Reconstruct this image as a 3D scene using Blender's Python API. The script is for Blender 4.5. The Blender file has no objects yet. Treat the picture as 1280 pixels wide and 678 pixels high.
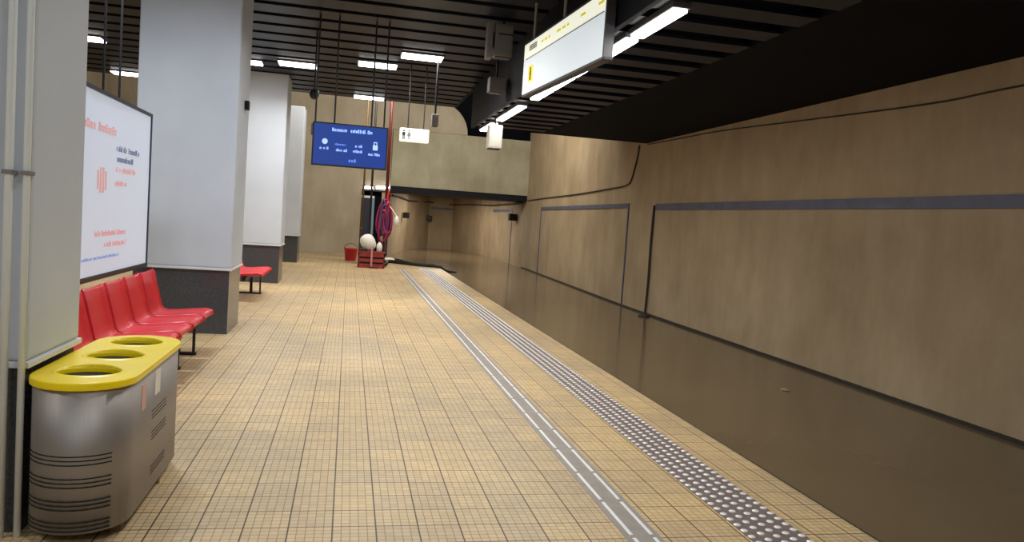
import bpy, bmesh, math, random
from mathutils import Vector, Matrix
random.seed(7)
S = bpy.context.scene
COL = S.collection

# ------------------------------------------------------------------ camera, world, exposure, lights
def setup_camera():
    F = 960.0
    H = 1.70
    yc = Vector((437 - 640, 339 - 265, -F)).normalized()
    a, b = 0.068, 1.0
    zc = Vector((a, b, -(yc.x * a + yc.y * b) / yc.z)).normalized()
    xc = yc.cross(zc)
    cam = bpy.data.cameras.new('camera')
    cam.sensor_width = 36.0
    cam.lens = 36.0 * F / 1280.0
    cam.clip_start = 0.05
    o = bpy.data.objects.new('camera', cam)
    COL.objects.link(o)
    m = Matrix((xc, yc, zc)).to_4x4()
    m.translation = Vector((0, 0, H))
    o.matrix_world = m
    S.camera = o
setup_camera()
S.view_settings.view_transform = 'Standard'
S.view_settings.look = 'None'
S.view_settings.exposure = 0.0
S.view_settings.gamma = 1.0
S.view_settings.use_curve_mapping = False
W = bpy.data.worlds.new('world')
S.world = W
W.use_nodes = True
W.node_tree.nodes['Background'].inputs[0].default_value = (0.5, 0.53, 0.6, 1)
W.node_tree.nodes['Background'].inputs[1].default_value = 0.03

def area(name, loc, sx, sy, power, col=(1, .95, .86), rot=(0, 0, 0), spread=180):
    l = bpy.data.lights.new(name, 'AREA')
    l.shape = 'RECTANGLE'
    l.size, l.size_y = sx, sy
    l.energy = power
    l.color = col
    l.spread = math.radians(spread)
    o = bpy.data.objects.new(name, l)
    o.location = loc
    o.rotation_euler = rot
    COL.objects.link(o)
    return o
FIX_POWER = 59      # each recessed platform fixture
TUBE_POWER = 11.5     # each tube of the row over the platform edge
# hall end lamps out of view, then added fill lights without fixtures
area('hall_end_lamp', (2.0, 23.0, 7.4), 6.0, 2.0, 760, (1, .95, .86), rot=(math.radians(44), 0, math.radians(-22)))
area('hall_end_lamp', (-4.0, 23.5, 7.3), 4.0, 2.0, 120, (1, .95, .86), rot=(math.radians(60), 0, 0))
area('tunnel_fill', (4.6, 38.0, 2.95), 1.5, 8.0, 300, (1, .92, .82))  # fill light added to brighten the tunnel walls
area('front_fill', (-1.5, -2.5, 4.4), 5.0, 3.0, 190, (.84, .92, 1))  # cool fill added behind the camera, no known lamp there
area('pillar_fill', (-2.1, 7.6, 4.5), .72, .42, 120, (.86, .93, 1))  # fill added to light the front face of the wide pillar
area('pillar_fill', (-2.1, 14.4, 4.5), .72, .42, 18, (.86, .93, 1))  # weaker added fill before the third pillar

# ------------------------------------------------------------------ materials
MATS = {}
def srgb(r, g, b):
    f = lambda c: (c / 255 / 12.92) if c <= 10 else (((c / 255 + .055) / 1.055) ** 2.4)
    return (f(r), f(g), f(b), 1)
def mat(name, col, rough=.5, metal=0., emit=None, es=1., spec=.5, var=0., scale=8., bump=0.):
    m = bpy.data.materials.new(name)
    m.use_nodes = True
    nt = m.node_tree
    p = nt.nodes['Principled BSDF']
    p.inputs['Base Color'].default_value = col
    p.inputs['Roughness'].default_value = rough
    p.inputs['Metallic'].default_value = metal
    p.inputs['Specular IOR Level'].default_value = spec
    if emit:
        p.inputs['Emission Color'].default_value = emit
        p.inputs['Emission Strength'].default_value = es
    if var or bump:
        tc = nt.nodes.new('ShaderNodeTexCoord')
        n = nt.nodes.new('ShaderNodeTexNoise')
        n.inputs['Scale'].default_value = scale
        n.inputs['Detail'].default_value = 5
        nt.links.new(tc.outputs['Object'], n.inputs['Vector'])
        if var:
            r = nt.nodes.new('ShaderNodeValToRGB')
            r.color_ramp.elements[0].position = .3
            r.color_ramp.elements[1].position = .7
            r.color_ramp.elements[0].color = tuple(c * (1 - var) for c in col[:3]) + (1,)
            r.color_ramp.elements[1].color = tuple(min(1, c * (1 + var)) for c in col[:3]) + (1,)
            nt.links.new(n.outputs['Fac'], r.inputs[0])
            nt.links.new(r.outputs[0], p.inputs['Base Color'])
        if bump:
            b = nt.nodes.new('ShaderNodeBump')
            b.inputs['Strength'].default_value = bump
            b.inputs['Distance'].default_value = .02
            nt.links.new(n.outputs['Fac'], b.inputs['Height'])
            nt.links.new(b.outputs[0], p.inputs['Normal'])
    MATS[name] = m
    return m

def mat_floor():
    m = bpy.data.materials.new('mosaic_tile')
    m.use_nodes = True
    nt = m.node_tree
    N, L = nt.nodes, nt.links
    p = N['Principled BSDF']
    tc = N.new('ShaderNodeTexCoord')
    def brick(w, h, mortar, c1, c2, cm):
        b = N.new('ShaderNodeTexBrick')
        b.offset = 0.0
        b.squash = 1.0
        b.inputs['Scale'].default_value = 1.0
        b.inputs['Brick Width'].default_value = w
        b.inputs['Row Height'].default_value = h
        b.inputs['Mortar Size'].default_value = mortar
        b.inputs['Mortar Smooth'].default_value = .1
        b.inputs['Color1'].default_value = c1
        b.inputs['Color2'].default_value = c2
        b.inputs['Mortar'].default_value = cm
        L.new(tc.outputs['Object'], b.inputs['Vector'])
        return b
    sheet = brick(.23, .23, .0045, srgb(222, 197, 152), srgb(206, 184, 148), srgb(100, 80, 56))
    chip = brick(.046, .046, .0022, (1, 1, 1, 1), (.86, .85, .82, 1), (.42, .36, .28, 1))
    mul = N.new('ShaderNodeMixRGB')
    mul.blend_type = 'MULTIPLY'
    mul.inputs[0].default_value = 1
    L.new(sheet.outputs['Color'], mul.inputs[1])
    L.new(chip.outputs['Color'], mul.inputs[2])
    n = N.new('ShaderNodeTexNoise')
    n.inputs['Scale'].default_value = .55
    n.inputs['Detail'].default_value = 6
    L.new(tc.outputs['Object'], n.inputs['Vector'])
    r = N.new('ShaderNodeValToRGB')
    r.color_ramp.elements[0].position = .35
    r.color_ramp.elements[0].color = (.80, .80, .82, 1)
    r.color_ramp.elements[1].position = .62
    r.color_ramp.elements[1].color = (1.05, 1.0, .93, 1)
    L.new(n.outputs['Fac'], r.inputs[0])
    mul2 = N.new('ShaderNodeMixRGB')
    mul2.blend_type = 'MULTIPLY'
    mul2.inputs[0].default_value = 1
    L.new(mul.outputs[0], mul2.inputs[1])
    L.new(r.outputs[0], mul2.inputs[2])
    L.new(mul2.outputs[0], p.inputs['Base Color'])
    p.inputs['Roughness'].default_value = .42
    p.inputs['Specular IOR Level'].default_value = .4
    return m

def mat_wall(name, base, dark, streak=.6):
    m = bpy.data.materials.new(name)
    m.use_nodes = True
    nt = m.node_tree
    N, L = nt.nodes, nt.links
    p = N['Principled BSDF']
    tc = N.new('ShaderNodeTexCoord')
    mp = N.new('ShaderNodeMapping')
    mp.inputs['Scale'].default_value = (1.5, 1.5, .5)
    L.new(tc.outputs['Object'], mp.inputs['Vector'])
    n1 = N.new('ShaderNodeTexNoise')
    n1.inputs['Scale'].default_value = 1.4
    n1.inputs['Detail'].default_value = 8
    n1.inputs['Roughness'].default_value = .65
    L.new(mp.outputs[0], n1.inputs['Vector'])
    n2 = N.new('ShaderNodeTexNoise')
    n2.inputs['Scale'].default_value = .7
    n2.inputs['Detail'].default_value = 5
    L.new(tc.outputs['Object'], n2.inputs['Vector'])
    ad = N.new('ShaderNodeMath')
    ad.operation = 'MULTIPLY_ADD'
    ad.inputs[1].default_value = streak
    L.new(n1.outputs['Fac'], ad.inputs[0])
    sc = N.new('ShaderNodeMath')
    sc.operation = 'MULTIPLY'
    sc.inputs[1].default_value = 1 - streak * .5
    L.new(n2.outputs['Fac'], sc.inputs[0])
    L.new(sc.outputs[0], ad.inputs[2])
    r = N.new('ShaderNodeValToRGB')
    r.color_ramp.elements[0].position = .45
    r.color_ramp.elements[0].color = dark
    r.color_ramp.elements[1].position = .85
    r.color_ramp.elements[1].color = base
    L.new(ad.outputs[0], r.inputs[0])
    L.new(r.outputs[0], p.inputs['Base Color'])
    p.inputs['Roughness'].default_value = .75
    n3 = N.new('ShaderNodeTexNoise')
    n3.inputs['Scale'].default_value = 60
    L.new(tc.outputs['Object'], n3.inputs['Vector'])
    b = N.new('ShaderNodeBump')
    b.inputs['Strength'].default_value = .25
    b.inputs['Distance'].default_value = .01
    L.new(n3.outputs['Fac'], b.inputs['Height'])
    L.new(b.outputs[0], p.inputs['Normal'])
    return m

def mat_water():
    m = bpy.data.materials.new('muddy_water')
    m.use_nodes = True
    nt = m.node_tree
    N, L = nt.nodes, nt.links
    p = N['Principled BSDF']
    tc = N.new('ShaderNodeTexCoord')
    n = N.new('ShaderNodeTexNoise')
    n.inputs['Scale'].default_value = .9
    n.inputs['Detail'].default_value = 6
    L.new(tc.outputs['Object'], n.inputs['Vector'])
    r = N.new('ShaderNodeValToRGB')
    r.color_ramp.elements[0].color = srgb(96, 81, 60)
    r.color_ramp.elements[1].color = srgb(114, 98, 74)
    L.new(n.outputs['Fac'], r.inputs[0])
    L.new(r.outputs[0], p.inputs['Base Color'])
    p.inputs['Roughness'].default_value = .13
    p.inputs['IOR'].default_value = 1.33
    w = N.new('ShaderNodeTexNoise')
    w.inputs['Scale'].default_value = 3.0
    w.inputs['Detail'].default_value = 3
    L.new(tc.outputs['Object'], w.inputs['Vector'])
    b = N.new('ShaderNodeBump')
    b.inputs['Strength'].default_value = .05
    b.inputs['Distance'].default_value = .03
    L.new(w.outputs['Fac'], b.inputs['Height'])
    L.new(b.outputs[0], p.inputs['Normal'])
    return m

def mat_steel():
    m = mat('brushed_steel', srgb(158, 152, 148), .5, .8)
    nt = m.node_tree
    N, L = nt.nodes, nt.links
    p = N['Principled BSDF']
    tc = N.new('ShaderNodeTexCoord')
    mp = N.new('ShaderNodeMapping')
    mp.inputs['Scale'].default_value = (40, 40, 1.5)
    L.new(tc.outputs['Object'], mp.inputs['Vector'])
    n = N.new('ShaderNodeTexNoise')
    n.inputs['Scale'].default_value = 3
    n.inputs['Detail'].default_value = 4
    L.new(mp.outputs[0], n.inputs['Vector'])
    r = N.new('ShaderNodeMapRange')
    r.inputs['To Min'].default_value = .46
    r.inputs['To Max'].default_value = .62
    L.new(n.outputs['Fac'], r.inputs['Value'])
    L.new(r.outputs[0], p.inputs['Roughness'])
    return m

M_FLOOR = mat_floor()
M_WALL = mat_wall('ochre_plaster', srgb(176, 156, 126), srgb(146, 126, 96))
M_FARWALL = mat_wall('beige_plaster', srgb(180, 168, 146), srgb(156, 144, 122))
M_LINTEL = mat_wall('grey_green_plaster', srgb(172, 166, 142), srgb(138, 130, 106))
M_WATER = mat_water()
M_STEEL = mat_steel()
M_PILLAR = mat('pillar_paint', srgb(196, 203, 214), .55, var=.05, scale=1.2)
M_PLINTH = mat('pillar_granite', srgb(70, 71, 76), .22, var=.25, scale=60)
M_LEDGE = mat('ledge_white', srgb(214, 216, 220), .5)
M_PIPE = mat('pipe_paint', srgb(232, 238, 240), .3)
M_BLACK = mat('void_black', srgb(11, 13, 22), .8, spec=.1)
M_SLAT = mat('slat_charcoal', srgb(25, 28, 42), .4, spec=.15)
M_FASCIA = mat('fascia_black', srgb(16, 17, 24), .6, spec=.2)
M_DARK = mat('dark_metal', srgb(38, 38, 42), .45, .5)
M_RUBBER = mat('black_rubber', srgb(24, 24, 26), .5)
M_RED = mat('red_plastic', srgb(206, 36, 46), .32, var=.06, scale=5)
M_REDDULL = mat('red_crate_plastic', srgb(150, 52, 50), .5, var=.2, scale=9)
M_YEL = mat('yellow_plastic', srgb(252, 222, 8), .32, var=.04, scale=6)
M_HOLE = mat('bin_inside', srgb(26, 22, 14), .9)
M_LAMP = mat('lamp_diffuser', (1, 1, 1, 1), .5, emit=(1, .98, .95, 1), es=9)
M_TUBE = mat('tube_diffuser', (1, 1, 1, 1), .5, emit=(1, .98, .95, 1), es=9)
M_HOUSING = mat('lamp_housing', srgb(120, 122, 128), .4, .4)
M_POSTER = mat('poster_backlit', srgb(200, 208, 220), .35, emit=srgb(196, 206, 226), es=.42, var=.03, scale=.8)
M_PFRAME = mat('poster_frame_black', srgb(24, 24, 28), .4)
M_INKRED = mat('ink_red', srgb(206, 160, 156), .5, emit=srgb(214, 160, 156), es=.4)
M_INKNAVY = mat('ink_navy', srgb(110, 122, 150), .5, emit=srgb(110, 122, 150), es=.35)
M_INKBLUE = mat('ink_pale_blue', srgb(150, 170, 214), .5, emit=srgb(150, 170, 214), es=.3)
M_SCREEN = mat('screen_blue', srgb(20, 40, 100), .3, emit=srgb(34, 66, 146), es=.7)
M_SCRTXT = mat('screen_white', srgb(170, 200, 255), .4, emit=srgb(170, 200, 250), es=.7)
M_SCRDIM = mat('screen_pale', srgb(110, 140, 220), .4, emit=srgb(105, 140, 220), es=.8)
M_SIGN = mat('sign_white_lit', srgb(190, 196, 198), .4, emit=srgb(224, 234, 238), es=.66)
M_SIGNW = mat('sign_ivory_lit', srgb(190, 192, 176), .4, emit=srgb(240, 242, 222), es=.85)
M_SIGNFRAME = mat('sign_frame_grey', srgb(78, 78, 84), .45)
M_INK = mat('ink_dark', srgb(40, 36, 36), .5)
M_INKGREY = mat('ink_grey', srgb(128, 122, 122), .5)
M_INKYEL = mat('ink_yellow', srgb(232, 216, 60), .5, emit=srgb(232, 216, 60), es=.5)
M_GREYBOX = mat('grey_casing', srgb(128, 126, 126), .5)
M_PALEBOX = mat('pale_casing', srgb(168, 165, 157), .5)
M_BAND = mat('band_blue', srgb(84, 88, 108), .5, var=.15, scale=4)
M_CABLE = mat('cable_black', srgb(40, 34, 30), .6)
M_STUD = mat('stud_steel', srgb(254, 252, 252), .3, .25)
M_TACT = mat('tactile_grey', srgb(118, 104, 98), .5, var=.12, scale=14)
M_GUIDE = mat('guide_grey', srgb(150, 142, 134), .45, var=.1, scale=9)
M_GBAR = mat('guide_bar_steel', srgb(254, 252, 250), .28, .2)
M_STAND = mat('standpipe_red', srgb(92, 24, 22), .4)
M_MAGENTA = mat('hose_magenta', srgb(150, 40, 84), .55, var=.25, scale=12)
M_PURPLE = mat('hose_purple', srgb(84, 50, 92), .55, var=.2, scale=12)
M_WHITE = mat('white_cloth', srgb(232, 228, 222), .7, var=.04, scale=6)
M_CAB = mat('cabinet_slate', srgb(44, 50, 62), .35)
M_CABEDGE = mat('cabinet_edge', srgb(120, 138, 160), .35)
M_BRASS = mat('bin_foot', srgb(110, 84, 44), .5)
M_STICK = mat('sticker_white', srgb(226, 224, 218), .4)
M_STICKR = mat('sticker_pink', srgb(206, 160, 150), .4)
M_DEBRIS = mat('debris_dark', srgb(44, 38, 30), .8, var=.3, scale=20)
M_DEBRIS2 = mat('debris_tan', srgb(150, 132, 100), .7, var=.2, scale=20)
M_PINK = mat('post_pink', srgb(206, 138, 130), .5)

# ------------------------------------------------------------------ mesh helpers
class MB:
    def __init__(s):
        s.bm = bmesh.new()
    def box(s, x0, x1, y0, y1, z0, z1, bev=0, mtx=None):
        r = bmesh.ops.create_cube(s.bm, size=1)
        vs = r['verts']
        for v in vs:
            v.co = Vector(((x0 + x1) / 2 + v.co.x * (x1 - x0), (y0 + y1) / 2 + v.co.y * (y1 - y0), (z0 + z1) / 2 + v.co.z * (z1 - z0)))
        if bev:
            es = list({e for v in vs for e in v.link_edges})
            rb = bmesh.ops.bevel(s.bm, geom=es, offset=bev, segments=2, affect='EDGES', profile=.5)
            vs = list({v for f in rb['faces'] for v in f.verts} | {v for v in vs if v.is_valid})
        if mtx:
            for v in vs:
                v.co = mtx @ v.co
        return s
    def cyl(s, a, b, r, r2=None, n=12):
        a, b = Vector(a), Vector(b)
        d = b - a
        res = bmesh.ops.create_cone(s.bm, cap_ends=True, segments=n, radius1=r, radius2=r if r2 is None else r2, depth=d.length)
        q = Vector((0, 0, 1)).rotation_difference(d.normalized()).to_matrix().to_4x4()
        q.translation = (a + b) / 2
        for v in res['verts']:
            v.co = q @ v.co
        return s
    def ball(s, c, r, sc=(1, 1, 1), n=12):
        res = bmesh.ops.create_uvsphere(s.bm, u_segments=n, v_segments=max(6, n // 2), radius=r)
        for v in res['verts']:
            v.co = Vector((v.co.x * sc[0], v.co.y * sc[1], v.co.z * sc[2])) + Vector(c)
        return s
    def prism(s, pts, z0, z1):
        lo = [s.bm.verts.new((x, y, z0)) for x, y in pts]
        hi = [s.bm.verts.new((x, y, z1)) for x, y in pts]
        n = len(pts)
        s.bm.faces.new(lo[::-1])
        s.bm.faces.new(hi)
        for i in range(n):
            s.bm.faces.new((lo[i], lo[(i + 1) % n], hi[(i + 1) % n], hi[i]))
        return s
    def prism_y(s, pts, y0, y1):      # outline in x,z pushed along y
        a = [s.bm.verts.new((x, y0, z)) for x, z in pts]
        b = [s.bm.verts.new((x, y1, z)) for x, z in pts]
        n = len(pts)
        s.bm.faces.new(a)
        s.bm.faces.new(b[::-1])
        for i in range(n):
            s.bm.faces.new((a[i], b[i], b[(i + 1) % n], a[(i + 1) % n]))
        bmesh.ops.recalc_face_normals(s.bm, faces=s.bm.faces[:])
        return s
    def lathe(s, prof, c=(0, 0, 0), n=20):
        rings = []
        for r, z in prof:
            rings.append([s.bm.verts.new((c[0] + r * math.cos(2 * math.pi * i / n), c[1] + r * math.sin(2 * math.pi * i / n), c[2] + z)) for i in range(n)])
        for k in range(len(rings) - 1):
            for i in range(n):
                s.bm.faces.new((rings[k][i], rings[k][(i + 1) % n], rings[k + 1][(i + 1) % n], rings[k + 1][i]))
        s.bm.faces.new(rings[0][::-1])
        s.bm.faces.new(rings[-1])
        return s
    def tube(s, pts, r, n=8):
        pts = [Vector(p) for p in pts]
        rings = []
        for i, p in enumerate(pts):
            d = (pts[min(i + 1, len(pts) - 1)] - pts[max(i - 1, 0)]).normalized()
            u = d.cross(Vector((0.31, 0.17, .93))).normalized()
            w = d.cross(u)
            rings.append([s.bm.verts.new(p + r * (math.cos(2 * math.pi * k / n) * u + math.sin(2 * math.pi * k / n) * w)) for k in range(n)])
        for k in range(len(rings) - 1):
            for i in range(n):
                s.bm.faces.new((rings[k][i], rings[k][(i + 1) % n], rings[k + 1][(i + 1) % n], rings[k + 1][i]))
        s.bm.faces.new(rings[0][::-1])
        s.bm.faces.new(rings[-1])
        bmesh.ops.recalc_face_normals(s.bm, faces=s.bm.faces[:])
        return s
    def build(s, name, m, parent=None, smooth=False):
        me = bpy.data.meshes.new(name)
        s.bm.normal_update()
        s.bm.to_mesh(me)
        s.bm.free()
        me.materials.append(m)
        if smooth:
            for p in me.polygons:
                p.use_smooth = True
        o = bpy.data.objects.new(name, me)
        COL.objects.link(o)
        if parent:
            o.parent = parent
            o.matrix_parent_inverse = parent.matrix_basis.inverted()
        return o

def tag(o, label=None, cat=None, group=None, kind=None):
    if label: o['label'] = label
    if cat: o['category'] = cat
    if group: o['group'] = group
    if kind: o['kind'] = kind
    return o
def thing(name, loc, label, cat, group=None):
    o = bpy.data.objects.new(name, None)
    o.empty_display_size = .1
    o.location = loc
    COL.objects.link(o)
    return tag(o, label, cat, group)
def struct(name, mb, m, parent=None, label=None, cat=None, smooth=False):
    o = mb.build(name, m, parent, smooth)
    o['kind'] = 'structure'
    return tag(o, label, cat) if not parent else o
def smooth_path(pts, k=8):
    out = []
    P = [Vector(p) for p in pts]
    for i in range(len(P) - 1):
        p0, p1, p2, p3 = P[max(i - 1, 0)], P[i], P[i + 1], P[min(i + 2, len(P) - 1)]
        for j in range(k):
            t = j / k
            out.append(.5 * ((2 * p1) + (p2 - p0) * t + (2 * p0 - 5 * p1 + 4 * p2 - p3) * t * t + (3 * p1 - p0 - 3 * p2 + p3) * t ** 3))
    out.append(P[-1])
    return out

# ------------------------------------------------------------------ the shell
XL, XE = -9.0, 3.1            # left wall, platform edge
CZ, TZ = 4.6, 3.75            # slat ceilings over platform and track
CY, TY = 20.2, 17.0           # where they end
XF = 2.55                     # step between them
FY = 31.95                    # far wall
mb = MB()
mb.prism([(XL, -6), (XE, -6), (XE, 26.4), (2.2, 27.8), (1.5, 29.3), (1.5, FY), (XL, FY)], -1.3, 0)
floor = struct('floor', mb, M_FLOOR, None, 'tan mosaic tiled station platform floor running to the far wall', 'floor')
struct('trim_1', MB().box(XE, XE + .025, -6, 26.4, -.12, -.004), M_DEBRIS, None, 'dark worn nosing along the platform edge above the water', 'trim')

def wall_poly(name, pts, z0, z1, m, label, th=.3):
    P = [Vector((x, y, 0)) for x, y in pts]
    out = []
    for i, p in enumerate(P):
        d = (P[min(i + 1, len(P) - 1)] - P[max(i - 1, 0)]).normalized()
        nrm = Vector((d.y, -d.x, 0))
        out.append(p + nrm * th)
    b = MB()
    for i in range(len(P) - 1):
        b.prism([(P[i].x, P[i].y), (out[i].x, out[i].y), (out[i + 1].x, out[i + 1].y), (P[i + 1].x, P[i + 1].y)], z0, z1)
    bmesh.ops.remove_doubles(b.bm, verts=b.bm.verts[:], dist=.0005)
    return struct(name, b, m, None, label, 'wall')
def wx(y):      # inner face of the right wall
    return 6.65 if y < 17.2 else 6.65 + (y - 17.2) * .55 / 14.3
mb = MB()
mb.box(6.65, 6.95, -6, 17.2, -1.3, TZ + .35)
mb.prism([(6.65, 17.2), (6.95, 17.2), (7.5, 31.5), (7.2, 31.5)], -1.3, 8)
struct('wall_right', mb, M_WALL, None, 'long stained ochre plaster wall across the flooded track', 'wall')
wall_poly('wall_tunnel', [(7.2, 31.5), (7.2, 39), (6.9, 43), (6.0, 45.5), (4.6, 45.6), (3.2, 43), (2.3, 38), (1.6, 33), (1.55, 31.95)], -1.3, 3.4, M_WALL, 'curved plaster wall inside the tunnel beyond the beam')
# far wall: left part full height, upper shoulder rounded over the tunnel mouth
mb = MB()
outline = [(XL, 0), (.5, 0), (.5, 2.62), (1.55, 2.62), (1.55, 5.2), (4.62, 5.2)]
for k in range(9):
    t = k / 8 * math.pi / 2
    outline.append((3.3 + 1.32 * math.cos(t), 5.2 + 1.28 * math.sin(t)))
outline += [(2.6, 6.9), (2.2, 8), (XL, 8)]
mb.prism_y(outline, FY, FY + .3)
struct('wall_far', mb, M_FARWALL, None, 'beige plaster end wall beyond the hanging display', 'wall')
mb = MB()
mb.box(1.55, 7.25, 31.3, FY + .3, 2.86, 5.12)
struct('beam', mb, M_LINTEL, None, 'deep grey green plaster beam across the tunnel mouth', 'beam')
struct('trim_2', MB().box(1.55, 7.22, 31.34, 33.4, 2.62, 2.86), M_FASCIA, None, 'soffit strip under the beam at the tunnel mouth, its shade painted black', 'trim')  # black colour carries the shadow under the beam
struct('ceiling_tunnel', MB().box(1.2, 8, 33.3, 46.5, 3.1, 3.3), M_DARK, None, 'dark ceiling inside the tunnel', 'ceiling')
struct('wall_left', MB().box(XL - .3, XL, -6, FY, 0, 8), M_FARWALL, None, 'pale wall on the far left behind the pillars', 'wall')
struct('wall_back', MB().box(XL, 6.95, -6.3, -6, -1.3, 5), M_FARWALL, None, 'unseen wall added behind the viewer to bounce light', 'wall')  # unseen, added to close the open end for bounce light

# slat ceilings
mb = MB()
mb.box(XL, XF + .1, -6, CY, CZ + .34, CZ + .5)
ceil = struct('ceiling', mb, M_BLACK, None, 'black slatted ceiling over the platform', 'ceiling')
mb = MB()
y = CY - .02
while y > -6:
    mb.box(XL, XF, y - .47, y, CZ, CZ + .03)
    mb.box(XL, XF, y - .02, y, CZ + .03, CZ + .12)
    y -= .66
struct('slats', mb, M_SLAT, ceil)
mb = MB()
mb.box(XF - .03, XF + .03, -6, TY, TZ - .02, CZ + .34)
mb.box(XF - .03, XF + .03, TY, CY, CZ, CZ + .34)
struct('fascia', mb, M_FASCIA, ceil)
mb = MB()
mb.box(XF, 6.65, -6, TY, TZ + .22, TZ + .34)
mb.box(XF, 6.65, TY - .05, TY, TZ, TZ + .34)
mb.box(4.1, 6.65, -6, TY, TZ, TZ + .2)  # plain black panel stands in for slats lost in shade
ceil2 = struct('ceiling_track', mb, M_BLACK, None, 'black slatted ceiling over the flooded track', 'ceiling')
mb = MB()
y = TY - .3
while y > -6:
    mb.box(XF + .03, 4.1, y - .33, y, TZ, TZ + .03)
    mb.box(XF + .03, 4.1, y - .02, y, TZ + .03, TZ + .1)
    y -= .62
struct('slats', mb, M_SLAT, ceil2)
struct('ceiling_high', MB().box(XL, 8, CY - .1, 33.3, 8, 8.2), M_BLACK, None, 'dark high ceiling beyond the slats', 'ceiling')
struct('wall_upper', MB().box(XL, 8, CY - .1, CY, CZ + .5, 8), M_BLACK, None, 'black bulkhead above the end of the slats', 'wall')
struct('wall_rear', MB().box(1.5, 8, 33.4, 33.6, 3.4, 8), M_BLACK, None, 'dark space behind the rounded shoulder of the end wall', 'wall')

# water
mb = MB()

ys = [-6 + i * .75 for i in range(71)]
def water_row(yy):
    lo = XE if yy < 26.4 else (1.5 if yy < 32 else 1.7 + max(0, yy - 34) * .14)
    hi = wx(yy) if yy < 31.5 else (7.2 if yy < 39 else 7.2 - .3 * (yy - 39) / 4)
    return [lo + (hi - lo) * i / 15 for i in range(16)]
xs = range(16)
grid = [[mb.bm.verts.new((x, yy, -.15)) for x in water_row(yy)] for yy in ys]
for j in range(len(ys) - 1):
    for i in range(len(xs) - 1):
        mb.bm.faces.new((grid[j][i], grid[j][i + 1], grid[j + 1][i + 1], grid[j + 1][i]))
water = mb.build('flood_water', M_WATER)
tag(water, 'murky brown flood water filling the track bed beside the platform', 'water', None, 'stuff')

# panels on the right wall: blue band, joints, cables, ledge
def wall_strip(name, y0, y1, z0, z1, m, th=.02, label=None):
    b = MB()
    n = max(1, int((y1 - y0) / 4))
    for i in range(n):
        a, c = y0 + (y1 - y0) * i / n, y0 + (y1 - y0) * (i + 1) / n
        xa, xc = wx(a), wx(c)
        b.prism([(xa - th, a), (xa + .01, a), (xc + .01, c), (xc - th, c)], z0, z1)
    return struct(name, b, m, None, label, 'trim')
wall_strip('trim_3', -6, 16.1, 2.2, 2.34, M_BAND, .025, 'slate blue band along the near part of the right wall')
wall_strip('trim_4', 17.9, 28.2, 2.26, 2.37, M_BAND, .025, 'slate blue band along the farther panel of the right wall')
wall_strip('trim_5', 17.84, 17.9, -.3, 2.37, M_BAND, .025, 'upright joint at the near end of the farther wall panel')
wall_strip('trim_6', 28.2, 28.28, -.3, 2.37, M_BAND, .025, 'upright joint at the far end of the farther wall panel')
wall_strip('trim_7', -6, 31.4, -.3, -.115, M_DEBRIS, .06, 'dark ledge along the foot of the right wall at the waterline')

# ------------------------------------------------------------------ pillars
def pillar(y0, y1, x0, x1, top, label):
    cx = (x0 + x1) / 2
    t = thing('pillar', (cx, y0, 0), label, 'pillar', None)
    MB().box(x0 + .02, x1 - .02, y0 + .02, y1 - .02, 0, .83).build('plinth', M_PLINTH, t)
    MB().box(x0 - .012, x1 + .012, y0 - .012, y1 + .012, .83, .862, .005).build('ledge', M_LEDGE, t)
    MB().box(x0, x1, y0, y1, .862, top, .02).build('shaft', M_PILLAR, t)
    return t
pillar(4.12, 4.86, -2.7, -1.5, CZ + .3, 'nearest pillar with two white pipes beside the recycling bin')
pl = pillar(10.45, 11.5, -2.66, -1.46, CZ + .3, 'wide white pillar with dark plinth at the end of the red bench')
pillar(17.75, 18.8, -2.66, -1.46, CZ + .3, 'third pillar from the viewer, white, behind the second red bench')
pillar(24.9, 25.95, -2.72, -1.52, 4.85, 'farthest pillar, partly in shadow, near the end wall')
MB().box(-1.46, -1.4, 11.0, 11.12, 2.98, 3.1, .01).build('sensor_box', M_DARK, pl)
# shade lamp glimpsed past the pillar
# pipes
for i, (x, r, lb) in enumerate(((-1.585, .019, 'left one of two white pipes running up the nearest pillar'),
                                (-1.508, .016, 'right one of two white pipes, at the corner of the nearest pillar'))):
    t = thing('conduit_pipe', (x, 4.075, 0), lb, 'pipe')
    MB().cyl((x, 4.075, 0), (x, 4.075, CZ + .3), r, n=16).build('pipe', M_PIPE, t, True)
    for z in (1.78, 3.4):
        MB().box(x - r - .005, x + r + .005, 4.05, 4.119, z - .01, z + .01, .003).build('clip', M_GREYBOX, t)

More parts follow.
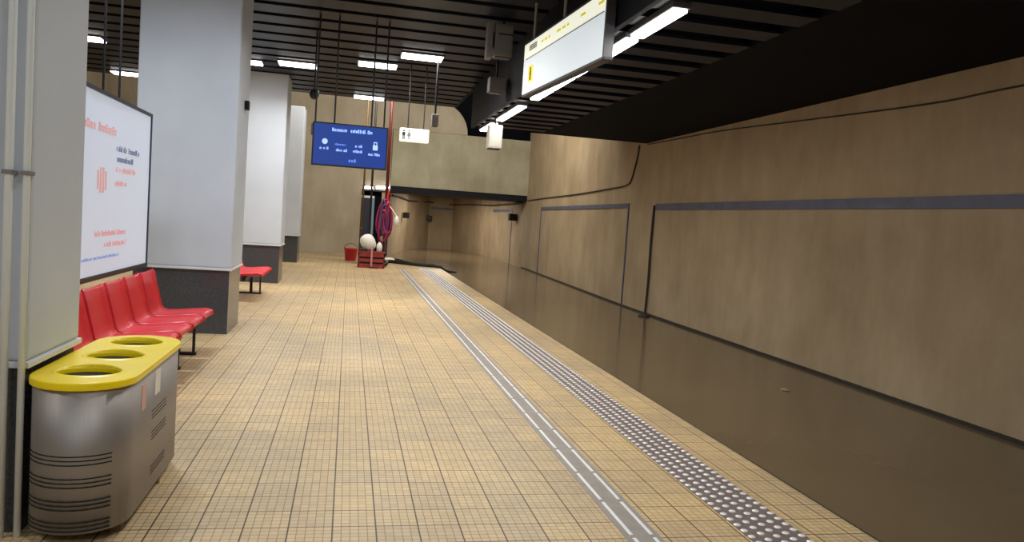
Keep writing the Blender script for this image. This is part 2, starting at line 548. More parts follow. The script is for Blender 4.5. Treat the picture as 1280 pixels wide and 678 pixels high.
# ------------------------------------------------------------------ guide and tactile strips
def guide_strip():
    t = thing('guide_strip', (1.7, -4, 0), 'narrow grey guide strip with twin steel bars set into the platform floor', 'guide strip')
    MB().box(1.59, 1.8, -4, 24.5, -.002, .003).build('base', M_GUIDE, t)
    proto = None
    y = 3.4
    while y < 24.2:
        for x in (1.635, 1.755):
            if proto is None:
                proto = MB().box(-.011, .011, 0, .5, .003, .009, .003).build('guide_bar', M_GBAR, t)
                o = proto
            else:
                o = proto.copy()
                COL.objects.link(o)
            o.parent = t
            o.matrix_parent_inverse = Matrix.Identity(4)
            o.location = Vector((x, y, 0)) - t.location
        y += .54
guide_strip()
def tactile():
    t = thing('tactile_strip', (2.5, -4, 0), 'wide tactile warning strip of steel studs along the platform edge', 'tactile strip')
    MB().box(2.32, 2.69, -4, 25.6, -.002, .003).build('base', M_TACT, t)
    prof = [(.023, .003), (.0222, .0055), (.0185, .0078), (.009, .009), (.001, .0094)]
    cols = [2.345, 2.425, 2.505, 2.585, 2.665]
    rows = 0
    proto = None
    y = 3.72
    far = MB()
    while y < 25.4:
        for i, x in enumerate(cols):
            yy = y + (.04 if i % 2 else 0)
            if rows < 20:
                if proto is None:
                    o = proto = MB().lathe(prof, n=10).build('stud', M_STUD, t, True)
                else:
                    o = proto.copy()
                    COL.objects.link(o)
                o.parent = t
                o.matrix_parent_inverse = Matrix.Identity(4)
                o.location = Vector((x, yy, 0)) - t.location
            else:
                far.lathe(prof[::2], (x, yy, 0), n=8)
        y += .085
        rows += 1
    o = far.build('distant_studs', M_STUD, t, True)
    o['kind'] = 'stuff'
tactile()

# ------------------------------------------------------------------ lamps
def fixture(x, y, label, sx=.72, sy=.42, k=1.0):
    t = thing('ceiling_light', (x, y, CZ - .05), label, 'ceiling light', 'recessed lights in the platform slats')
    b = MB()
    b.box(x - sx / 2 - .02, x + sx / 2 + .02, y - sy / 2 - .02, y + sy / 2 + .02, CZ - .03, CZ + .34)
    b.build('housing', M_HOUSING, t)
    MB().box(x - sx / 2, x + sx / 2, y - sy / 2, y + sy / 2, CZ - .05, CZ - .028).build('diffuser', M_LAMP, t)
    l = area('lamp', (x, y, CZ - .06), sx, sy, FIX_POWER * k, (1, .98, .94), spread=150)
    l.parent = t
    l.matrix_parent_inverse = t.matrix_basis.inverted()
fixture(-1.17, 16.2, 'ceiling light just right of the third pillar top')
fixture(.38, 15.35, 'middle one of the ceiling lights over the platform')
fixture(1.13, 14.15, 'largest, rightmost of the ceiling lights over the platform')
fixture(.32, 19.75, 'ceiling light at the far edge of the slats above the display')
fixture(-5.0, 15.8, 'ceiling light glimpsed between the first two pillars, upper one')
fixture(-5.2, 19.75, 'ceiling light glimpsed above the poster, lower one')
fixture(-2.25, 16.5, 'ceiling light peeking past the wide pillar', k=.15)
for (x, y) in ((.6, 9.8), (1.2, 5.6), (.9, 1.2), (-4.8, 8.5), (-4.8, 2.5)):
    l = area('platform_lamp', (x, y, CZ - .06), .72, .42, FIX_POWER, (1, .98, .94), spread=150)
LABT = ['nearest lit tube of the row over the platform edge', 'second lit tube of the row, meeting the first at a joint',
        'lit tube behind the long hanging sign', 'lit tube showing just below the long hanging sign', 'tube at the far bottom corner of the long sign',
        'tube between the long sign and the pale hanging box', 'tube just above the pale hanging box',
        'tube left of the pale hanging box', 'farthest tube of the row, above the tunnel mouth']
def tube_lamp(y0, y1, label):
    x, z = 2.78, TZ - .05
    t = thing('tube_light', (x, (y0 + y1) / 2, z), label, 'tube light', 'tubes over the platform edge')
    MB().box(x - .09, x + .09, y0, y1, z, z + .06, .01).build('housing', M_HOUSING, t)
    MB().box(x - .07, x + .07, y0 + .03, y1 - .03, z - .03, z, .01).build('diffuser', M_TUBE, t)
    l = area('lamp', (x, (y0 + y1) / 2, z - .04), .13, y1 - y0 - .06, TUBE_POWER * (y1 - y0), (1, .95, .86))
    l.parent = t
    l.matrix_parent_inverse = t.matrix_basis.inverted()
for (a, c), lb in zip(((6.5, 7.62), (7.7, 8.85), (8.92, 9.95), (10.0, 11.05), (11.1, 12.1), (12.9, 13.95), (14.0, 15.0), (15.5, 16.2), (16.25, 16.95)), LABT):
    tube_lamp(a, c, lb)

# ------------------------------------------------------------------ pseudo lettering too blurred to read
def glyphs(b, plane, u0, u1, v, h, fixed, th=.002, gap=.25, seed=1):
    R = random.Random(seed)
    u = u0
    while u < u1 - h * .3:
        w = h * R.uniform(.35, .75)
        if R.random() < .14:
            u += h * .5
            continue
        top = v + h * R.choice((.72, .72, 1.0))
        parts = R.choice(('l', 'n', 'o', 'e'))
        s = h * .2
        rects = {'l': [(0, s, 0, 1)], 'n': [(0, s, 0, 1), (w - s, w, 0, 1), (0, w, .8, 1)], 'o': [(0, s, 0, 1), (w - s, w, 0, 1), (0, w, .8, 1), (0, w, 0, .2)],
                 'e': [(0, s, 0, 1), (0, w, .8, 1), (0, w, .4, .6), (0, w, 0, .2)]}[parts]
        for (a, c, p, q) in rects:
            z0, z1 = v + (top - v) * p, v + (top - v) * q
            if plane == 'x':
                b.box(fixed - th, fixed + th, u + a, u + c, z0, z1)
            else:
                b.box(u + a, u + c, fixed - th, fixed + th, z0, z1)
        u += (s if parts == 'l' else w) + h * gap

# ------------------------------------------------------------------ poster lightbox
def poster():
    x, y0, y1, z0, z1 = -2.2, 6.2, 9.32, .93, 2.635
    t = thing('poster_lightbox', (x - .06, (y0 + y1) / 2, z0), 'large backlit white poster in a black frame above the red bench', 'poster')
    MB().box(x - .1, x - .012, y0 + .03, y1 - .03, z0 + .03, z1 - .03).build('poster_sheet', M_POSTER, t)
    b = MB()
    b.box(x - .12, x, y0, y1, z1 - .035, z1)
    b.box(x - .12, x, y0, y1, z0, z0 + .045)
    b.box(x - .12, x, y0, y0 + .035, z0, z1)
    b.box(x - .12, x, y1 - .03, y1, z0, z1)
    b.build('frame', M_PFRAME, t)
    for y in (7.25, 7.75, 8.25):
        MB().cyl((x - .06, y, z1), (x - .06, y, CZ + .34), .011).build('hanger_rod', M_PFRAME, t)
    f = x - .011
    def line(name, u0, u1, v, h, seed, m):
        b = MB()
        glyphs(b, 'x', u0, u1, v, h, f, seed=seed)
        b.build(name, m, t)
    line('heading_line', 7.05, 8.0, 2.27, .075, 2, M_INKRED)
    for u0, u1, v, sd in ((8.05, 8.72, 1.93, 5), (8.05, 8.45, 1.80, 6), (7.48, 8.45, 1.325, 7), (7.77, 8.46, 1.22, 8)):
        line('red_text_line', u0, u1, v, .05, sd, M_INKRED)
    b = MB()
    for k in range(4):      # small red emblem of upright bars
        b.box(f - .002, f + .002, 7.50 + k * .075, 7.545 + k * .075, 1.72 + (.03 if k in (0, 3) else 0), 1.95 - (.03 if k in (0, 3) else 0))
    b.build('bar_emblem', M_INKRED, t)
    line('navy_text_line', 8.05, 8.85, 2.13, .055, 3, M_INKNAVY)
    line('navy_text_line', 8.05, 8.66, 2.03, .055, 4, M_INKNAVY)
    line('footer_line', 7.15, 8.25, 1.115, .028, 9, M_INKBLUE)
poster()

# ------------------------------------------------------------------ red benches
def seat_mesh(w=.54):
    prof = [(.60, .425), (.595, .455), (.55, .468), (.40, .455), (.25, .440), (.14, .435), (.08, .455), (.045, .50), (.02, .60), (-.02, .76), (-.045, .88), (-.06, .90)]
    b = MB()
    th = .028
    nx = 10
    top, bot = [], []
    for k, (dx, z) in enumerate(prof):
        a = prof[max(0, k - 1)]
        c = prof[min(len(prof) - 1, k + 1)]
        tx, tz = c[0] - a[0], c[1] - a[1]
        l = math.hypot(tx, tz)
        nx_, nz_ = tz / l, -tx / l       # normal towards the sitter
        rt, rb = [], []
        shrink = .90 if k in (0, len(prof) - 1) else (.97 if k in (1, len(prof) - 2) else 1)
        for i in range(nx + 1):
            u = -1 + 2 * i / nx
            dish = .022 * (u * u) + (.012 if abs(u) == 1 else 0)
            yy = u * w / 2 * shrink
            rt.append(b.bm.verts.new((dx + nx_ * dish, yy, z + nz_ * dish)))
            rb.append(b.bm.verts.new((dx + nx_ * (dish - th), yy, z + nz_ * (dish - th))))
        top.append(rt)
        bot.append(rb)
    for k in range(len(prof) - 1):
        for i in range(nx):
            b.bm.faces.new((top[k][i], top[k][i + 1], top[k + 1][i + 1], top[k + 1][i]))
            b.bm.faces.new((bot[k][i + 1], bot[k][i], bot[k + 1][i], bot[k + 1][i + 1]))
        b.bm.faces.new((top[k][0], top[k + 1][0], bot[k + 1][0], bot[k][0]))
        b.bm.faces.new((top[k][nx], bot[k][nx], bot[k + 1][nx], top[k + 1][nx]))
    for i in range(nx):
        b.bm.faces.new((top[0][i + 1], top[0][i], bot[0][i], bot[0][i + 1]))
        b.bm.faces.new((top[-1][i], top[-1][i + 1], bot[-1][i + 1], bot[-1][i]))
    bmesh.ops.recalc_face_normals(b.bm, faces=b.bm.faces[:])
    return b
SEAT = seat_mesh().build('seat', M_RED, None, True)
SEAT_USED = [False]
def bench(xb, ys, legs, label):
    t = thing('bench', (xb + .3, sum(ys) / len(ys), 0), label, 'bench', None)
    for y in ys:
        if not SEAT_USED[0]:
            o = SEAT
            SEAT_USED[0] = True
        else:
            o = SEAT.copy()
            COL.objects.link(o)
        o.parent = t
        o.matrix_parent_inverse = Matrix.Identity(4)
        o.location = Vector((xb, y, 0)) - t.location
    MB().box(xb + .27, xb + .34, ys[0] - .25, ys[-1] + .25, .345, .412, .006).build('beam', M_DARK, t)
    for y in legs:
        b = MB()
        b.box(xb + .28, xb + .33, y - .025, y + .025, .02, .35)
        lg = b.build('leg', M_DARK, t)
        MB().box(xb + .08, xb + .5, y - .035, y + .035, 0, .03, .006).build('foot', M_DARK, lg)
        MB().cyl((xb + .47, y, .02), (xb + .47, y, .43), .016).build('strut', M_DARK, lg)
    return t
bench(-2.08, [6.56, 7.16, 7.76, 8.36, 8.96], [6.8, 8.16, 8.98], 'row of red moulded seats below the poster')
bench(-2.08, [14.5, 15.1, 15.7], [15.45], 'second red seat row, mostly hidden behind the wide pillar')

# ------------------------------------------------------------------ recycling bin
def capsule(cx, y0, y1, r, n=14):
    P = []
    for i in range(n + 1):
        a = math.pi + math.pi * i / n
        P.append((cx + r * math.cos(a), y0 + r + r * math.sin(a)))
    for i in range(n + 1):
        a = math.pi * i / n
        P.append((cx + r * math.cos(a), y1 - r + r * math.sin(a)))
    return P
def recycling_bin():
    cx, y0, y1, r = -1.245, 3.93, 5.36, .232
    t = thing('recycling_bin', (cx, (y0 + y1) / 2, 0), 'long steel recycling bin with yellow three hole lid beside the nearest pillar', 'recycling bin')
    b = MB()
    b.prism(capsule(cx, y0, y1, r), .065, .765)
    body = b.build('body', M_STEEL, t)
    for p in body.data.polygons:
        p.use_smooth = abs(p.normal.z) < .5
    # lid with three oval openings
    cu = bpy.data.curves.new('lid', 'CURVE')
    cu.dimensions = '2D'
    cu.fill_mode = 'BOTH'
    cu.extrude = .012
    cu.bevel_depth = .008
    cu.bevel_resolution = 2
    holes = [(cx, 4.20), (cx, 4.645), (cx, 5.09)]
    for pts in [capsule(cx, y0 - .006, y1 + .006, r + .006)] + [[(hx + .155 * math.cos(2 * math.pi * i / 24), hy + .125 * math.sin(2 * math.pi * i / 24)) for i in range(24)] for hx, hy in holes]:
        sp = cu.splines.new('POLY')
        sp.points.add(len(pts) - 1)
        for q, (px, py) in zip(sp.points, pts):
            q.co = (px, py, 0, 1)
        sp.use_cyclic_u = True
    tmp = bpy.data.objects.new('lid_curve', cu)
    COL.objects.link(tmp)
    bpy.context.view_layer.update()
    me = bpy.data.meshes.new_from_object(tmp.evaluated_get(bpy.context.evaluated_depsgraph_get()))
    bpy.data.objects.remove(tmp)
    bpy.data.curves.remove(cu)
    for v in me.vertices:
        v.co.z += .785
    me.materials.clear()
    me.materials.append(M_YEL)
    me.name = 'lid'
    lid = bpy.data.objects.new('lid', me)
    COL.objects.link(lid)
    lid.parent = t
    lid.matrix_parent_inverse = t.matrix_basis.inverted()
    for hx, hy in holes:
        b = MB()
        n = 28
        ring = []
        for i in range(n):
            a = 2 * math.pi * i / n
            ca, sa = math.cos(a), math.sin(a)
            lift = .006 + .010 * max(0, sa) ** 3
            ring.append([b.bm.verts.new((hx + (.155 + q) * ca, hy + (.125 + q) * sa, .803 + zz)) for q, zz in ((-.006, -.012), (-.004, lift), (.008, lift), (.022, 0))])
        for i in range(n):
            for k in range(3):
                b.bm.faces.new((ring[i][k], ring[(i + 1) % n][k], ring[(i + 1) % n][k + 1], ring[i][k + 1]))
        bmesh.ops.recalc_face_normals(b.bm, faces=b.bm.faces[:])
        b.build('opening_rim', M_YEL, lid, True)
        b = MB()
        b.prism([(hx + .158 * math.cos(2 * math.pi * i / 20), hy + .128 * math.sin(2 * math.pi * i / 20)) for i in range(20)], .7655, .7785)
        b.build('opening', M_HOLE, lid)
    # louvre grooves as thin dark strips on the steel
    def arc_groove(z, a0, a1):
        g = MB()
        n = 14
        prev = None
        for i in range(n + 1):
            a = math.radians(a0 + (a1 - a0) * i / n)
            q = []
            for rr, zz in ((r - .004, z - .0025), (r + .002, z - .0025), (r + .002, z + .0025), (r - .004, z + .0025)):
                q.append(g.bm.verts.new((cx + rr * math.cos(a), y0 + r + rr * math.sin(a), zz)))
            if prev:
                for k in range(4):
                    g.bm.faces.new((prev[k], prev[(k + 1) % 4], q[(k + 1) % 4], q[k]))
            prev = q
        return g.build('louvre', M_HOLE, body)
    for zc in (.425, .315, .205, .10):
        for k in (-1, 0, 1):
            arc_groove(zc + k * .021, 190, 318)
    for zc in (.50, .38, .18):
        for k in (-1, 0, 1):
            MB().box(cx + r - .003, cx + r + .002, 4.52, 4.86, zc + k * .02 - .0015, zc + k * .02 + .0015).build('louvre', M_HOLE, body)
    MB().box(cx + r - .002, cx + r + .003, 4.56, 4.68, .60, .735).build('sticker', M_STICK, body)
    MB().box(cx + r - .002, cx + r + .003, 4.28, 4.36, .58, .72).build('sticker', M_STICKR, body)
    for x, y in ((cx + .15, 4.16), (cx + .17, 4.85), (cx - .13, 4.16), (cx - .13, 5.1)):
        MB().cyl((x, y, 0), (x, y, .068), .046, .04).build('foot', M_BRASS, t)
recycling_bin()

# ------------------------------------------------------------------ hanging displays and signs
def display():
    x0, x1, y, z0, z1 = -.605, .515, 12.0, 2.37, 3.02
    t = thing('display_screen', ((x0 + x1) / 2, y, z0), 'blue information screen hanging over the platform', 'screen')
    MB().box(x0, x1, y, y + .09, z0, z1, .008).build('casing', M_RUBBER, t)
    MB().box(x0 + .022, x1 - .022, y - .004, y + .01, z0 + .022, z1 - .022).build('screen', M_SCREEN, t)
    f = y - .006
    b = MB()
    glyphs(b, 'y', -.32, .27, z1 - .125, .05, f, gap=.16, seed=21)
    b.build('title_line', M_SCRTXT, t)
    for cx in (-.42, .33):
        b = MB()
        if cx < 0:
            b.cyl((cx, f + .003, 2.735), (cx, f - .002, 2.735), .042, n=24)
        else:
            b.box(cx - .036, cx + .036, f - .002, f + .002, 2.66, 2.735)
            b.box(cx - .026, cx - .016, f - .002, f + .002, 2.735, 2.775)
            b.box(cx + .016, cx + .026, f - .002, f + .002, 2.735, 2.775)
            b.box(cx - .026, cx + .026, f - .002, f + .002, 2.77, 2.782)
        b.build('icon', M_SCRTXT, t)
    for u0, u1, v, sd in ((-.49, -.33, 2.615, 22), (-.25, -.09, 2.60, 23), (0, .15, 2.60, 24), (.23, .40, 2.575, 25), (.03, .15, 2.68, 26)):
        b = MB()
        glyphs(b, 'y', u0, u1, v, .038, f, gap=.15, seed=sd)
        b.build('caption_line', M_SCRTXT, t)
    b = MB()
    glyphs(b, 'y', -.27, -.1, 2.69, .03, f, gap=.15, seed=27)
    glyphs(b, 'y', -.08, .06, 2.45, .05, f, gap=.2, seed=28)
    b.build('faint_lettering', M_SCRDIM, t)
    for x in (x0 + .03, x0 + .31, x1 - .26, x1 - .07):
        MB().cyl((x, y + .05, z1 - .01), (x, y + .05, CZ + .34), .013).build('hanger_rod', M_RUBBER, t)
    MB().box(x0 - .03, x0 + .1, y + .09, y + .14, z1 - .2, z1 - .02, .005).build('bracket', M_GREYBOX, t)
display()

def toilet_sign():
    x0, x1, y, z0, z1 = .86, 1.42, 15.0, 3.12, 3.38
    t = thing('toilet_sign', ((x0 + x1) / 2, y, z0), 'small lit white toilet sign with two pictograms, right of the blue screen', 'sign')
    MB().box(x0, x1, y, y + .1, z0, z1, .02).build('panel', M_SIGNW, t)
    def figure(cx, skirt, m):
        b = MB()
        f = y - .003
        b.cyl((cx, f + .004, z1 - .055), (cx, f - .002, z1 - .055), .017, n=16)
        if skirt:
            b.prism_y([(cx - .018, z1 - .08), (cx - .036, z1 - .155), (cx + .036, z1 - .155), (cx + .018, z1 - .08)][::-1], f - .002, f + .004)
            b.box(cx - .014, cx - .003, f - .002, f + .004, z0 + .045, z1 - .155)
            b.box(cx + .003, cx + .014, f - .002, f + .004, z0 + .045, z1 - .155)
        else:
            b.box(cx - .028, cx + .028, f - .002, f + .004, z1 - .145, z1 - .08)
            b.box(cx - .019, cx - .003, f - .002, f + .004, z0 + .04, z1 - .145)
            b.box(cx + .003, cx + .019, f - .002, f + .004, z0 + .04, z1 - .145)
        b.build('pictogram', m, t)
    figure(x0 + .075, False, M_INK)
    figure(x0 + .175, True, M_INKGREY)
    for x in (x0 + .15, x1 - .11):
        MB().cyl((x, y + .05, z1 - .01), (x, y + .05, CZ + .34), .011).build('hanger_rod', M_RUBBER, t)
toilet_sign()

def line_sign():
    L = 3.15
    t = thing('platform_sign', (2.19, 10.3, 3.4), 'long white lit sign hung over the platform edge', 'sign')
    ang = math.atan2(7.5 - 10.3, 2.40 - 2.19)
    R = Matrix.Translation((2.19, 10.3, 3.4)) @ Matrix.Rotation(ang, 4, 'Z')
    # local x runs from the far end towards the viewer, local -y faces the platform
    h = .715
    def put(o):
        o.parent = t
        o.matrix_parent_inverse = Matrix.Identity(4)
        o.matrix_local = t.matrix_basis.inverted() @ R
        return o
    Lm = 2.82
    b = MB()
    b.box(0, Lm, .0, .1, 0, .028)
    b.box(0, Lm, .0, .1, h - .028, h)
    b.box(0, .02, .0, .1, 0, h)
    b.box(Lm - .03, Lm, .0, .1, 0, h)
    b.box(.01, Lm - .01, .09, .1, .01, h - .01)
    put(b.build('frame', M_SIGNFRAME))
    put(MB().box(.02, Lm - .03, -.004, .088, .028, .478).build('panel', M_SIGN))
    put(MB().box(.02, Lm - .03, -.004, .088, .490, h - .028).build('header_panel', M_SIGNW))
    put(MB().box(.1, Lm - .06, -.006, .05, .478, .490).build('divider', M_INKGREY))
    b = MB()
    R2 = random.Random(4)
    for k in range(3):
        b.box(.24, .56, -.007, -.003, .575 + k * .025, .59 + k * .025)
    put(b.build('dark_text_block', M_INK))
    b = MB()
    u = .75
    while u < Lm - .2:
        w = R2.uniform(.05, .16)
        if R2.random() < .6:
            b.box(u, u + w, -.007, -.003, .58, .61)
        u += w + .05
    put(b.build('faint_lettering', M_INKYEL))
    put(MB().box(.26, .46, -.007, -.003, .16, .37).build('yellow_symbol', M_INKYEL))
    b = MB()
    b.cyl((.36, -.010, .325), (.36, -.006, .325), .022, n=14)
    b.box(.335, .385, -.010, -.006, .24, .30)
    b.box(.34, .355, -.010, -.006, .18, .24)
    b.box(.365, .38, -.010, -.006, .18, .24)
    put(b.build('symbol_figure', M_INK))
    for x in (.25, 1.42, 2.6):
        put(MB().cyl((x, .05, h - .01), (x, .05, CZ + .34 - 3.4), .02).build('hanger_rod', M_PALEBOX))
line_sign()

def hung_box(name, x0, x1, y0, y1, z0, z1, m, label, cat, top, extra=None):
    t = thing(name, ((x0 + x1) / 2, (y0 + y1) / 2, z0), label, cat)
    MB().box(x0, x1, y0, y1, z0, z1, .012).build('casing', m, t)
    MB().box(x0 + .03, x1 - .03, y0 - .006, y0 + .004, z0 + .03, z1 - .04, .002).build('front_plate', m, t)
    MB().box(x0 + .02, x1 - .02, y0 + .02, y1 - .02, z0 - .012, z0 + .004).build('base_cap', M_DARK, t)
    cx, cy = (x0 + x1) / 2, (y0 + y1) / 2
    MB().cyl((cx, cy, z1 - .01), (cx, cy, top), .018).build('hanger_rod', M_DARK, t)
    return t
hung_box('hanging_box', 2.59, 2.86, 15.0, 15.28, 3.14, 3.6, M_PALEBOX, 'pale box hanging at the end of the tube row in front of the beam', 'hanging box', TZ + .22)
t = hung_box('equipment_box', 1.90, 2.16, 11.0, 11.22, 4.07, 4.53, M_GREYBOX, 'grey equipment box high on the dark ceiling, upper one left of the sign', 'equipment box', CZ + .34)
MB().box(1.79, 1.87, 11.0, 11.2, 4.03, 4.55, .01).build('side_casing', M_GREYBOX, t)
MB().box(1.86, 1.91, 11.05, 11.15, 4.2, 4.4).build('bracket', M_DARK, t)
MB().box(1.95, 2.16, 10.99, 11.0, 4.37, 4.39).build('slot', M_INK, t)
hung_box('equipment_box', 2.20, 2.47, 13.0, 13.24, 3.9, 4.15, M_GREYBOX, 'grey equipment box directly above the pale hanging box', 'equipment box', CZ + .34)
hung_box('loudspeaker', 1.36, 1.48, 14.0, 14.14, 3.35, 3.56, M_GREYBOX, 'small grey loudspeaker hanging right of the toilet sign', 'loudspeaker', CZ + .34)
t = thing('dome_camera', (-.6, 13.0, 3.3), 'small dark dome camera on a rod above the blue screen corner', 'camera')
MB().lathe([(.01, -.09), (.05, -.07), (.075, -.02), (.08, .03), (.06, .06), (.015, .08)], (-.66, 13.0, 3.56)).build('dome', M_RUBBER, t, True)
MB().cyl((-.66, 13.0, 3.62), (-.66, 13.0, CZ + .34), .014).build('hanger_rod', M_RUBBER, t)

# ------------------------------------------------------------------ cables on the right wall
def cable(name, pts, r, m, label, cat='cable'):
    o = MB().tube(smooth_path(pts), r).build(name, m, None, True)
    return tag(o, label, cat)
cable('wall_cable', [(wx(y) - .012, y, z) for y, z in ((-2, 3.42), (3, 3.43), (6.7, 3.45), (8.0, 3.44), (10.7, 3.55), (13.3, 3.66), (15.9, 3.70), (16.9, 3.72))], .011, M_CABLE, 'thin dark cable sagging just below the ceiling along the right wall')
cable('wall_cable', [(wx(17.4) - .02, 17.4, 3.74), (wx(17.5) - .02, 17.5, 3.4), (wx(17.8) - .02, 17.8, 2.95), (wx(18.2) - .02, 18.2, 2.82), (wx(19.5) - .02, 19.5, 2.78), (wx(23) - .02, 23, 2.72), (wx(27) - .02, 27, 2.70), (wx(31) - .02, 31, 2.66)], .02, M_CABLE, 'dark cable dropping from the ceiling edge, then running to the beam')
t = thing('drain_hose', (6.6, 16.15, -.15), 'black hose hanging down the right wall into the water', 'hose')
MB().tube(smooth_path([(6.62, 16.15, 2.3), (6.61, 16.16, 1.5), (6.61, 16.14, .6), (6.6, 16.15, -.1), (6.58, 16.1, -.2)]), .026).build('hose', M_CABLE, t, True)
MB().ball((6.42, 15.75, -.14), .13, (1, 1.3, .4)).build('strainer', M_DEBRIS, t, True)
MB().tube(smooth_path([(6.58, 16.1, -.15), (6.5, 15.95, -.12), (6.42, 15.8, -.13)]), .026).build('end_piece', M_CABLE, t, True)
b = MB().ball((0, 0, 0), .05, (1.2, 1, .5), 10)
for v in b.bm.verts:
    v.co *= random.uniform(.8, 1.2)
o = b.build('floating_debris', M_DEBRIS2)
o.location = (5.42, 8.52, -.145)
tag(o, 'small scrap of tan debris floating on the flood water', 'debris')

# tunnel wall details
tun = [(7.2, 31.5), (7.2, 39), (6.9, 43), (6.0, 45.5), (4.6, 45.6), (3.2, 43), (2.3, 38), (1.6, 33)]
def inset(pts, d):
    P = [Vector((x, y, 0)) for x, y in pts]
    out = []
    for i, p in enumerate(P):
        e = (P[min(i + 1, len(P) - 1)] - P[max(i - 1, 0)]).normalized()
        out.append(p - Vector((e.y, -e.x, 0)) * d)
    return out
cable('tunnel_cable', [(p.x, p.y, 2.58 - .05 * (i % 2)) for i, p in enumerate(inset(tun, .14))], .03, M_CABLE, 'dark cable along the curved tunnel wall under the beam')
def tband(name, p, q, z0, z1, m, label):
    P = inset([p, q], .015)
    o = inset([p, q], -.005)
    b = MB().prism([(P[0].x, P[0].y), (o[0].x, o[0].y), (o[1].x, o[1].y), (P[1].x, P[1].y)], z0, z1)
    struct(name, b, m, None, label, 'trim')
tband('trim_8', (7.2, 34.2), (7.2, 38.9), 2.2, 2.32, M_BAND, 'dark band over the first tunnel wall panel')
tband('trim_9', (6.0, 45.5), (4.7, 45.6), 2.2, 2.32, M_BAND, 'dark band over the tunnel end panel')
tband('trim_10', (7.2, 34.1), (7.2, 34.2), -.2, 2.32, M_BAND, 'upright joint of the first tunnel wall panel')
for (x, y, z, lb) in ((7.02, 33.2, 1.95, 'small dark box on the tunnel wall just right of the panel'), (4.6, 45.42, 1.65, 'small dark box in the middle of the tunnel wall'), (2.84, 39.8, 1.72, 'small dark box on the tunnel wall nearest the end wall')):
    t = thing('signal_box', (x, y, z), lb, 'signal box')
    MB().box(x - .16, x + .16, y - .16, y + .16, z - .15, z + .15, .015).build('casing', M_DEBRIS, t)
    MB().box(x - .12, x + .12, y - .17, y - .15, z - .11, z + .11).build('lid', M_DARK, t)

# ------------------------------------------------------------------ doorway in the end wall and its lights
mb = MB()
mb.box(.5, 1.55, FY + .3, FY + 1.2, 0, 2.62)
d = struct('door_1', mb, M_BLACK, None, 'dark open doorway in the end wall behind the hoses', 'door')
mb = MB()
mb.box(.44, .5, FY - .03, FY + .06, 0, 2.66)
mb.box(1.52, 1.58, FY - .03, FY + .06, 0, 2.66)
mb.box(.44, 1.58, FY - .03, FY + .06, 2.6, 2.66)
struct('door_frame', mb, M_DARK, d)
def wall_tube(x0, x1, z, dz, label):
    t = thing('strip_light', ((x0 + x1) / 2, 31.0, z), label, 'strip light', 'strip lights over the end doorway')
    R = Matrix.Translation(((x0 + x1) / 2, FY - .12, z)) @ Matrix.Rotation(-math.atan2(dz, x1 - x0), 4, 'Y')
    w = (x1 - x0) / 2
    MB().box(-w, w, .04, .125, -.03, .06, 0, R).build('housing', M_HOUSING, t)
    MB().box(-w + .02, w - .02, -.02, .042, -.045, .06, .01, R).build('diffuser', M_TUBE, t)
wall_tube(.5, .9, 2.72, 0, 'left strip light over the dark end doorway')
wall_tube(.98, 1.98, 2.80, .1, 'right, slightly tilted strip light over the dark end doorway')
# ------------------------------------------------------------------ pumping gear at the platform end
t = thing('cabinet', (.58, 26.0, 0), 'tall dark slate cabinet standing before the end doorway', 'cabinet')
MB().box(.36, .78, 25.9, 26.3, .04, 2.28, .01).build('body', M_CAB, t)
MB().box(.39, .69, 25.88, 25.9, .1, 2.2, .004).build('door', M_CAB, t)
MB().box(.71, .785, 25.875, 25.905, .04, 2.28).build('edge_strip', M_CABEDGE, t)
MB().box(.37, .77, 25.87, 25.91, 2.2, 2.27).build('top_label', M_LEDGE, t)
MB().box(.37, .77, 25.92, 26.28, 0, .042).build('base', M_DARK, t)
def standpipe(x, y, r, m, z1, label, name):
    t = thing(name, (x, y, 0), label, 'pipe')
    MB().cyl((x, y, 0), (x, y, z1), r).build('pipe', m, t, True)
    MB().cyl((x, y, 0), (x, y, .03), r * 2.4).build('base_flange', m, t)
    for z in (1.2, 2.6):
        MB().cyl((x, y, z - .03), (x, y, z + .03), r * 1.35).build('collar', m, t)
standpipe(1.13, 25.0, .05, M_STAND, 8.0, 'dark red standpipe rising from the platform end to the ceiling', 'standpipe')
standpipe(.66, 25.4, .035, M_CABLE, 8.0, 'dark pipe standing behind the blue screen, right one', 'conduit_pipe')
standpipe(.41, 25.6, .03, M_BRASS, 8.0, 'brownish pipe standing behind the blue screen, left one', 'conduit_pipe')
# hose bundle hung on the standpipe
t = thing('hose_bundle', (1.1, 24.9, 2.2), 'bundle of magenta and purple hoses hung on the red standpipe', 'hose bundle')
R = random.Random(11)
for k in range(9):
    m = (M_MAGENTA, M_MAGENTA, M_PURPLE)[k % 3]
    cx = 1.17 + R.uniform(-.16, .16)
    cy = 24.82 + R.uniform(-.05, .05)
    w = R.uniform(.08, .17)
    zt, zb = R.uniform(1.8, 2.25), R.uniform(.75, 1.2)
    pts = []
    for i in range(25):
        a = 2 * math.pi * i / 24
        pts.append((cx + w * math.sin(a) * (1 - .35 * math.cos(a)), cy + .02 * math.sin(3 * a + k), (zt + zb) / 2 + (zt - zb) / 2 * math.cos(a)))
    MB().tube(pts, .032).build('hose_loop', m, t, True)
MB().tube(smooth_path([(1.2, 24.88, 2.45), (1.16, 24.86, 2.2), (1.22, 24.82, 1.9), (1.15, 24.8, 1.6), (1.2, 24.84, 1.3)]), .035).build('red_hose', M_RED, t, True)
MB().box(1.06, 1.2, 24.86, 24.95, 2.02, 2.10, .01).build('hook', M_DARK, t)
MB().tube(smooth_path([(1.0, 24.86, 1.2), (.95, 24.84, .9), (1.05, 24.84, .7), (1.15, 24.86, .45), (1.1, 24.84, .3)]), .05).build('dark_hose', M_RUBBER, t, True)
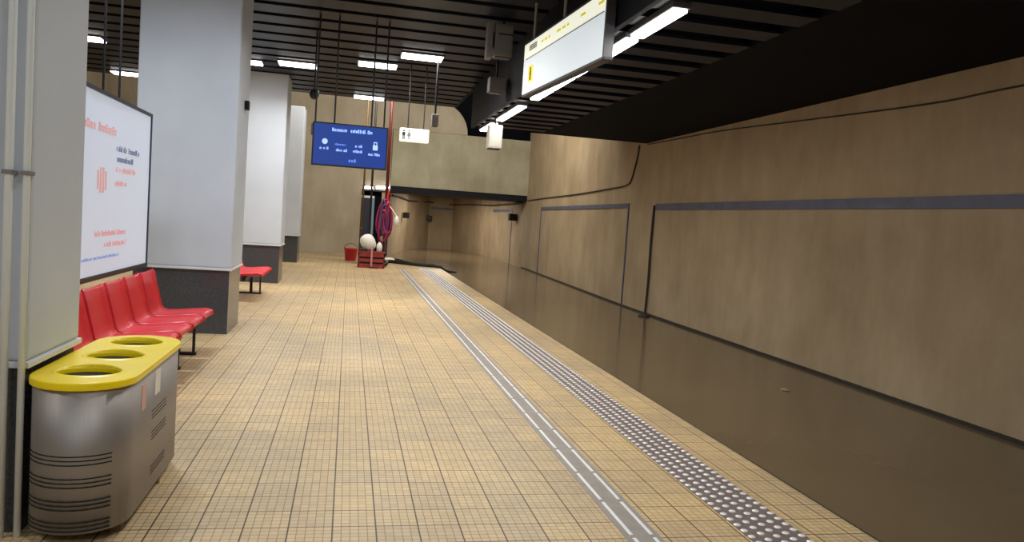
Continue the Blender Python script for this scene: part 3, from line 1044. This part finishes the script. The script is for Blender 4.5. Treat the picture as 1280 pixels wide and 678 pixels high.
t = thing('white_bag', (1.34, 24.7, 1.3), 'small white bag hanging against the magenta hoses', 'bag')
MB().ball((1.47, 24.58, 1.5), .1, (.8, .6, 1.7)).build('bag', M_WHITE, t, True)
MB().tube(smooth_path([(1.47, 24.58, 1.64), (1.32, 24.7, 1.86), (1.16, 24.86, 2.05)]), .012).build('strap', M_WHITE, t, True)
# crate, bucket, sack
def crate(x0, x1, y0, y1, z1, m, label):
    t = thing('crate', ((x0 + x1) / 2, (y0 + y1) / 2, 0), label, 'crate')
    b = MB()
    th = .03
    b.box(x0, x1, y0, y1, 0, .03)
    for z0_, z1_ in ((.03, .13), (.19, .29), (.35, z1)):
        b.box(x0, x1, y0, y0 + th, z0_, z1_)
        b.box(x0, x1, y1 - th, y1, z0_, z1_)
        b.box(x0, x0 + th, y0, y1, z0_, z1_)
        b.box(x1 - th, x1, y0, y1, z0_, z1_)
    for x in (x0, (x0 + x1) / 2 - th / 2, x1 - th):
        b.box(x, x + th, y0, y0 + th, 0, z1)
        b.box(x, x + th, y1 - th, y1, 0, z1)
    b.build('body', m, t)
    MB().box(x0 - .015, x1 + .015, y0 - .015, y0 + .02, z1 - .04, z1 + .01, .005).build('rim', m, t)
    MB().box(x0 + .04, x1 - .04, y0 + .04, y1 - .04, .03, z1 - .03).build('contents', M_DEBRIS, t)
    return t
t = crate(.33, 1.15, 24.2, 24.62, .52, M_REDDULL, 'dull red crate standing at the foot of the red standpipe')
MB().box(.71, .77, 24.13, 24.18, 0, .62, .008).build('pink_post', M_PINK, t)
MB().box(.66, .95, 24.08, 24.2, 0, .06, .01).build('foot_bar', M_STAND, t)
t = thing('bucket', (.12, 27.5, 0), 'small red bucket on the floor left of the dull red crate', 'bucket')
MB().lathe([(.17, 0), (.19, .02), (.235, .40), (.25, .41), (.25, .43), (.225, .43), (.21, .38)], (.12, 27.5, 0)).build('body', M_RED, t, True)
MB().tube([(.12 + .24 * math.cos(a), 27.5, .4 + .2 * math.sin(a)) for a in [math.pi * i / 12 for i in range(13)]], .01).build('handle', M_DARK, t, True)
b = MB().ball((.62, 24.42, .78), .26, (.95, .75, 1.05), 16)
for v in b.bm.verts:
    if v.co.z < .55: v.co.z = .52 + (v.co.z - .52) * .05
    v.co.x += .03 * math.sin(9 * v.co.z + 5 * v.co.y)
o = b.build('sack', M_WHITE, None, True)
tag(o, 'bulging white sack lying on top of the dull red crate', 'sack')
t = thing('canister', (.97, 24.4, .5), 'white plastic canister on the dull red crate beside the sack', 'canister')
MB().lathe([(.08, 0), (.09, .02), (.09, .2), (.05, .26), (.03, .28), (.03, .31)], (.97, 24.4, .52)).build('body', M_WHITE, t, True)
MB().lathe([(.035, 0), (.035, .03)], (.97, 24.4, .83)).build('cap', M_DARK, t)
o = MB().box(.34, .6, 24.16, 24.24, .53, .6, .02).build('folded_tarp', M_RUBBER)
o2 = o
tag(o, 'black folded tarp lying on the crate rim below the sack', 'tarp')
cable('pump_hose', [(1.25, 25.6, .06), (1.4, 27.2, .06), (1.75, 27.0, .06), (2.2, 26.5, .06), (2.7, 26.2, .06), (3.05, 26.0, .05), (3.3, 26.1, -.1), (3.7, 26.4, -.17)], .06, M_RUBBER, 'thick black hose lying across the platform corner into the water, nearer one', 'hose')
cable('pump_hose', [(1.3, 28.9, .06), (1.6, 28.7, .07), (1.9, 28.1, .05), (2.25, 27.6, .0), (2.7, 27.5, -.1), (3.3, 28.0, -.17)], .055, M_RUBBER, 'thick black hose slipping over the platform end, farther one', 'hose')
b = MB().ball((1.5, 28.3, .07), .2, (1.1, .6, .38), 12)
o = b.build('rag', M_WHITE, None, True)
tag(o, 'crumpled white rag on the floor beside the black hoses', 'rag')
